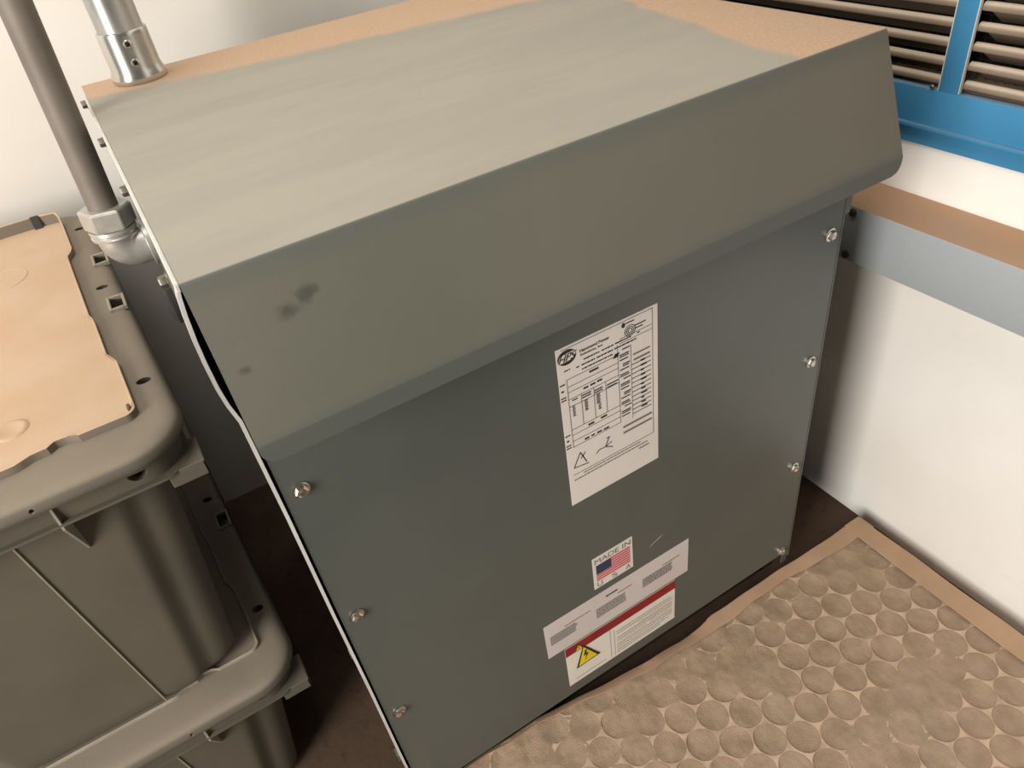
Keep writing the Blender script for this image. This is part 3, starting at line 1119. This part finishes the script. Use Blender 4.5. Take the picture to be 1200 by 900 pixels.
# ------------------------------------------------------------------ storage totes on the left
TX0, TX1, TY0, TY1 = -0.505, -0.047, 0.105, 0.812     # outline of the upper lid
NC, NE = 12, 48
SOCK = [(-0.0745, 0.5755), (-0.0715, 0.4260)]


def shr(x, y, k, u, oy):
    return (x - 0.041 * (y - oy - 0.155), y, k, u)      # the long sides are not quite square to the front


def rring(ox, oy, ins, r, ix=None, iy=None):
    """rounded rectangle, returns (x, y, side, s) points anticlockwise from the front left corner's end"""
    ix = ins if ix is None else ix
    iy = ins if iy is None else iy
    ax, bx, ay, by = TX0 + ox + ix, TX1 + ox - ix, TY0 + oy + iy, TY1 + oy - iy
    out = []
    cs = [((bx - r, ay + r), -PI / 2), ((bx - r, by - r), 0), ((ax + r, by - r), PI / 2), ((ax + r, ay + r), PI)]
    st = [((ax + r, ay), (bx - r, ay)), ((bx, ay + r), (bx, by - r)), ((bx - r, by), (ax + r, by)), ((ax, by - r), (ax, ay + r))]
    for k in range(4):
        (p, q) = st[k]
        for i in range(NE):
            u = i / NE
            out.append(shr(p[0] + (q[0] - p[0]) * u, p[1] + (q[1] - p[1]) * u, k, u, oy))
        (c, a0) = cs[k]
        for i in range(NC):
            a = a0 + PI / 2 * i / NC
            out.append(shr(c[0] + r * math.cos(a), c[1] + r * math.sin(a), k, 1.0, oy))
    return out


def loft(bm, rings, capa=True, capb=True):
    rr = [[bm.verts.new(p) for p in r] for r in rings]
    n = len(rr[0])
    for a, b in zip(rr, rr[1:]):
        for i in range(n):
            bm.faces.new((a[i], a[(i + 1) % n], b[(i + 1) % n], b[i]))
    if capa:
        bm.faces.new(rr[0][::-1])
    if capb:
        bm.faces.new(rr[-1])
    return rr


def sstep(a, b, x):
    u = max(0.0, min(1.0, (x - a) / (b - a)))
    return u * u * (3 - 2 * u)


def lip_ring(ox, oy, extra, zf):
    """stepped outline of the raised lip around the lid's panel"""
    base = rring(ox, oy, 0.050, 0.012)
    out = []
    for (x, y, sd, u) in base:
        yy = y - oy
        # right side steps outward toward the front
        if sd in (0, 1, 2) and x > (TX0 + TX1) / 2 + ox + 0.15:
            k = 0.0045 + 0.0070 * (1 - sstep(0.270, 0.284, yy)) + 0.0030 * (1 - sstep(0.382, 0.396, yy)) + 0.009 * sstep(0.60, 0.625, yy)
            x += k
        if sd == 0 and u < 1:
            xx = x - ox
            y += 0.010 + 0.006 * (sstep(-0.165, -0.158, xx) - sstep(-0.146, -0.139, xx)) - 0.007 * (1 - sstep(-0.195, -0.175, xx))
        if (sd == 0 and u == 1.0) or (sd == 3 and u == 1.0):
            y += 0.010 if sd == 0 else 0.003
        if sd == 1 and u < 1:
            y += 0.010 * (1 - u)
        if sd == 3 and u < 1:
            y += 0.003 * u
        cxm, cym = (TX0 + TX1) / 2 + ox, (TY0 + TY1) / 2 + oy
        d = Vector((cxm - x, cym - y)).normalized()
        x += math.copysign(extra, cxm - x)
        y += math.copysign(extra, cym - y)
        out.append((x, y, zf(y - oy)))
    return out


def cut(o, cutters):
    """carve real pits with boolean differences and keep the evaluated mesh"""
    bmc = B()
    for f in cutters:
        f(bmc)
    bmesh.ops.recalc_face_normals(bmc, faces=bmc.faces[:])
    me = bpy.data.meshes.new('cutter')
    bmc.to_mesh(me)
    bmc.free()
    co = bpy.data.objects.new('cutter', me)
    COL.objects.link(co)
    co.location = ROOT[o.name] * 0
    md = o.modifiers.new('pits', 'BOOLEAN')
    md.operation = 'DIFFERENCE'
    md.solver = 'EXACT'
    md.object = co
    par = o.parent
    o.parent = None
    me.transform(Matrix.Translation(-ROOT[o.name]))
    bpy.context.view_layer.update()
    dg = bpy.context.evaluated_depsgraph_get()
    new = bpy.data.meshes.new_from_object(o.evaluated_get(dg))
    o.modifiers.clear()
    o.data = new
    o.parent = par
    bpy.data.objects.remove(co)
    for p in new.polygons:
        p.use_smooth = True
    new.set_sharp_from_angle(angle=math.radians(32))


def tote(ox, oy, zl, zb, label, m_panel, pz):
    """zl: height of the lid's crest, zb: underside of the body"""
    t_ = thing('storage_tote', label, 'storage tote', ((TX0 + TX1) / 2 + ox, (TY0 + TY1) / 2 + oy, zb), 'stacked grey storage totes')
    H = zl - zb
    # ---- body, tapered, corner columns set back from the proud front panel
    zt = zl - 0.041
    rings = []
    NZ = 26
    for k in range(NZ + 1):
        f = k / NZ
        z = zb + 0.004 + (zt - zb - 0.004) * f
        ix = 0.074 + (0.034 - 0.074) * f + (0.006 if k == 0 else 0)
        iy = 0.054 + (0.036 - 0.054) * f + (0.006 if k == 0 else 0)
        r = 0.034
        ring = []
        ax, bx = TX0 + ox + ix, TX1 + ox - ix
        for (x, y, sd, u) in rring(ox, oy, 0, r, ix, iy):
            if y < (TY0 + TY1) / 2 + oy:
                s = min(bx - x, x - ax)
                back = 0.010 * (1 - sstep(0.036, 0.058, s))
                if sd == 0 and u < 1 and x > ax + r:
                    y += back * min(1.0, (1 - f) * 14 + 0.15)
                elif y < TY0 + oy + iy + r:
                    y += back * min(1.0, (1 - f) * 14 + 0.15) * (1 - (y - TY0 - oy - iy) / r)
                if sd == 0 and 0 < u < 1:      # moulded groove low on the panel
                    gz = sstep(zb + 0.045, zb + 0.060, z) * (1 - sstep(zb + 0.19, zb + 0.22, z))
                    g = math.exp(-((s - 0.205) / 0.010) ** 2)
                    y += 0.007 * g * gz
            ring.append((x, y, z))
        rings.append(ring)
    bm = B()
    loft(bm, rings)
    body = obj('tote_body', bm, M_TOTE, t_)
    # ---- band under the lid, rim flange with square corner tabs
    bm = B()
    loft(bm, [[(x, y, zl - 0.0430) for x, y, a, b in rring(ox, oy, 0, 0.042, 0.013, 0.0150)], [(x, y, zl - 0.012) for x, y, a, b in rring(ox, oy, 0, 0.045, 0.011, 0.0130)]])
    band = obj('rim_band', bm, M_TOTE, body)

    def dhole(b):
        poly = [(-0.1045 + ox + 0.0095 * math.cos(PI + PI * k / 12), zl - 0.0255 + 0.0095 * math.sin(PI + PI * k / 12)) for k in range(13)]
        prism(b, poly, 'y', TY0 + oy + 0.002, TY0 + oy + 0.03)
    cut(band, [dhole])
    bm = B()
    fz = zl - 0.0445
    loft(bm, [[(x, y, fz) for x, y, a, b in rring(ox, oy, 0, 0.034, 0.0085, 0.0090)], [(x, y, fz + 0.0030) for x, y, a, b in rring(ox, oy, 0, 0.034, 0.0085, 0.0090)]])
    for sx in (0, 1):
        xa, xb = (TX1 + ox - 0.036, TX1 + ox - 0.0003) if sx else (TX0 + ox + 0.0003, TX0 + ox + 0.036)
        box(bm, xa, xb, TY0 + oy + 0.0128, TY0 + oy + 0.0152, zl - 0.0600, fz + 0.001, 0.0006, 1)
        box(bm, xa, xb, TY0 + oy + 0.0128, TY0 + oy + 0.056, fz + 0.0002, fz + 0.0028, 0.0006, 1)
        xs_ = xb - 0.0024 if sx else xa
        box(bm, xs_, xs_ + 0.0024, TY0 + oy + 0.0128, TY0 + oy + 0.056, zl - 0.0600, fz + 0.001, 0.0006, 1)
    obj('rim_flange', bm, M_TOTE, body)

    # ---- gussets under the flange and thin vertical mould ribs
    def gusset(xg):
        bm = B()
        prism(bm, [(TY0 + oy + 0.0120, zl - 0.0180), (TY0 + oy + 0.050, zl - 0.0180), (TY0 + oy + 0.050, zl - 0.106), (TY0 + oy + 0.0375, zl - 0.102), (TY0 + oy + 0.0085, zl - 0.048)], 'x', xg - 0.0011, xg + 0.0011)
        return bm
    obj('gusset', gusset(-0.1800 + ox), M_RIB, body)
    obj('gusset', gusset(-0.3700 + ox), M_RIB, body)
    bm = B()
    x_t, x_b = -0.232 + ox, -0.218 + ox
    ring = []
    for k in range(13):
        f = k / 12
        z = zb + 0.008 + (zt - 0.010 - zb - 0.008) * f
        yf = TY0 + oy + 0.054 + (0.036 - 0.054) * ((z - zb) / (zt - zb))
        x = x_b + (x_t - x_b) * f
        ring.append([(x - 0.0011, yf + 0.002, z), (x - 0.0007, yf - 0.0016, z), (x + 0.0007, yf - 0.0016, z), (x + 0.0011, yf + 0.002, z)])
    loft(bm, ring)
    obj('mould_rib', bm, M_RIB, body, 'thin pale upright rib')
    # ---- lid: skirt, rounded crest, flat rim (closed underneath)
    bm = B()
    R = []
    for ins, z in [(0.040, -0.0165), (0.003, -0.0165), (0.0015, -0.0158), (0.0006, -0.0140), (0.0006, -0.0115), (0.0018, -0.0080), (0.0045, -0.0045), (0.0085, -0.0020), (0.0135, -0.0006), (0.020, 0.0), (0.047, 0.0)]:
        R.append([(x, y, zl + z) for x, y, a, b in rring(ox, oy, ins, max(0.010, 0.062 - ins))])
    loft(bm, R)
    lid = obj('lid', bm, M_LID, t_)
    cutters = []

    def pit(x, y, sx, sy, oval):
        def f(b):
            n = 20
            if oval:
                poly = [(x + ox + sx * math.cos(2 * PI * k / n), y + oy + sy * math.sin(2 * PI * k / n)) for k in range(n)]
            else:
                poly = [(x + ox - sx, y + oy - sy), (x + ox + sx, y + oy - sy), (x + ox + sx, y + oy + sy), (x + ox - sx, y + oy + sy)]
            prism(b, poly, 'z', zl - 0.014, zl + 0.02)
        return f
    for x, y in SOCK:
        cutters.append(pit(x, y, 0.0070, 0.0150, False))
    for x, y in ((-0.0825, 0.4881), (-0.0704, 0.2289), (-0.0885, 0.7185)):
        cutters.append(pit(x, y, 0.0075, 0.0058, True))

    def pin(b):
        lathe(b, (-0.1894 + ox, TY0 + oy - 0.01, zl - 0.0095), (0, 1, 0), [(0, 0.0022), (0.022, 0.0022)], 12)
    cutters += [pin]
    cut(lid, cutters)
    for x, y in SOCK:
        bm = B()
        for (xa, xb, ya, yb) in ((-0.0105, -0.0070, -0.0190, 0.0190), (0.0070, 0.0105, -0.0190, 0.0190), (-0.0070, 0.0070, -0.0190, -0.0150), (-0.0070, 0.0070, 0.0150, 0.0190)):
            box(bm, x + ox + xa, x + ox + xb, y + oy + ya, y + oy + yb, zl - 0.002, zl + 0.0035, 0.0006, 1)
        obj('socket_collar', bm, M_RIB, lid, 'square collar round a hole')

    # ---- stepped lip and the dusty panel inside it
    def ztop(y):
        return zl + (0.0085 + 0.016 * sstep(0.735, 0.765, y) if m_panel is M_LIDTAN else 0.0042)
    bm = B()
    z0 = lambda y: zl - 0.001
    loft(bm, [lip_ring(ox, oy, 0.0, z0), lip_ring(ox, oy, 0.0004, lambda y: ztop(y) - 0.0005), lip_ring(ox, oy, 0.0010, ztop), lip_ring(ox, oy, 0.0022, ztop), lip_ring(ox, oy, 0.0028, lambda y: ztop(y) - 0.0006), lip_ring(ox, oy, 0.0030, z0)], False, False)
    obj('lid_lip', bm, M_LIDTAN if m_panel is M_LIDTAN else M_RIB, lid, 'thin stepped lip')
    bm = B()
    rr = loft(bm, [lip_ring(ox, oy, 0.0024, lambda y: zl + 0.0002), lip_ring(ox, oy, 0.0026, lambda y: zl + pz)], True, False)[1]
    vc = bm.verts.new(((TX0 + TX1) / 2 + ox, (TY0 + TY1) / 2 + oy, zl + pz))
    for i in range(len(rr)):
        bm.faces.new((rr[i], rr[(i + 1) % len(rr)], vc))
    cxp, cyp = -0.195 + ox, 0.2224 + oy
    obj('lid_panel', bm, m_panel, lid, 'tan dust-covered panel of the lid' if m_panel is M_LIDTAN else None)
    if m_panel is M_LIDTAN:
        bm = B()      # dished boss and a shallow moulded ring on the panel
        lathe(bm, (cxp, cyp, zl + 0.0058), (0, 0, 1), [(0, 0.0175), (0.0014, 0.0160), (0.0022, 0.0135), (0.0018, 0.0110), (0.0009, 0.0060), (0.0007, 0.0005)], 32)
        obj('moulded_boss', bm, M_LIDTAN, lid)
        bm = B()
        rr_, n = 0.034, 48
        ring = []
        for k in range(n + 1):
            a = 2 * PI * k / n
            c, s = math.cos(a), math.sin(a)
            bx_, by_ = -0.198 + ox, 0.60 + oy
            ring.append([(bx_ + (rr_ + e) * c, by_ + (rr_ + e) * s, zl + 0.0056 + h) for e, h in ((-0.0012, 0), (0, 0.0012), (0.0012, 0))])
        loft(bm, ring, False, False)
        obj('moulded_ring', bm, M_LIDTAN, lid)
        bm = B()
        box(bm, -0.0905 + ox, -0.0875 + ox, 0.1735 + oy, 0.1815 + oy, zl + 0.004, zl + 0.0105, 0.0006, 1)
        obj('lid_clip', bm, M_TOTE, lid)
        bm = B()
        prism(bm, [(TY1 + oy - 0.060, zl + 0.0055), (TY1 + oy - 0.0515, zl + 0.0055), (TY1 + oy - 0.0515, zl + 0.0240), (TY1 + oy - 0.0545, zl + 0.0240)], 'x', -0.146 + ox, -0.135 + ox)
        obj('lid_gusset', bm, M_DARK, lid, 'dark rib on the raised back lip')
    return t_


Z2 = 0.305
tote(-0.016, 0.004, Z2, 0.0, 'grey plastic storage tote at the bottom of the stack, mostly hidden under the tote above', M_LID, 0.0012)
tote(0.0, 0.0, 0.70, Z2 + 0.0046, 'grey plastic storage tote on top of the stack, its lid covered in tan dust', M_LIDTAN, 0.0062)
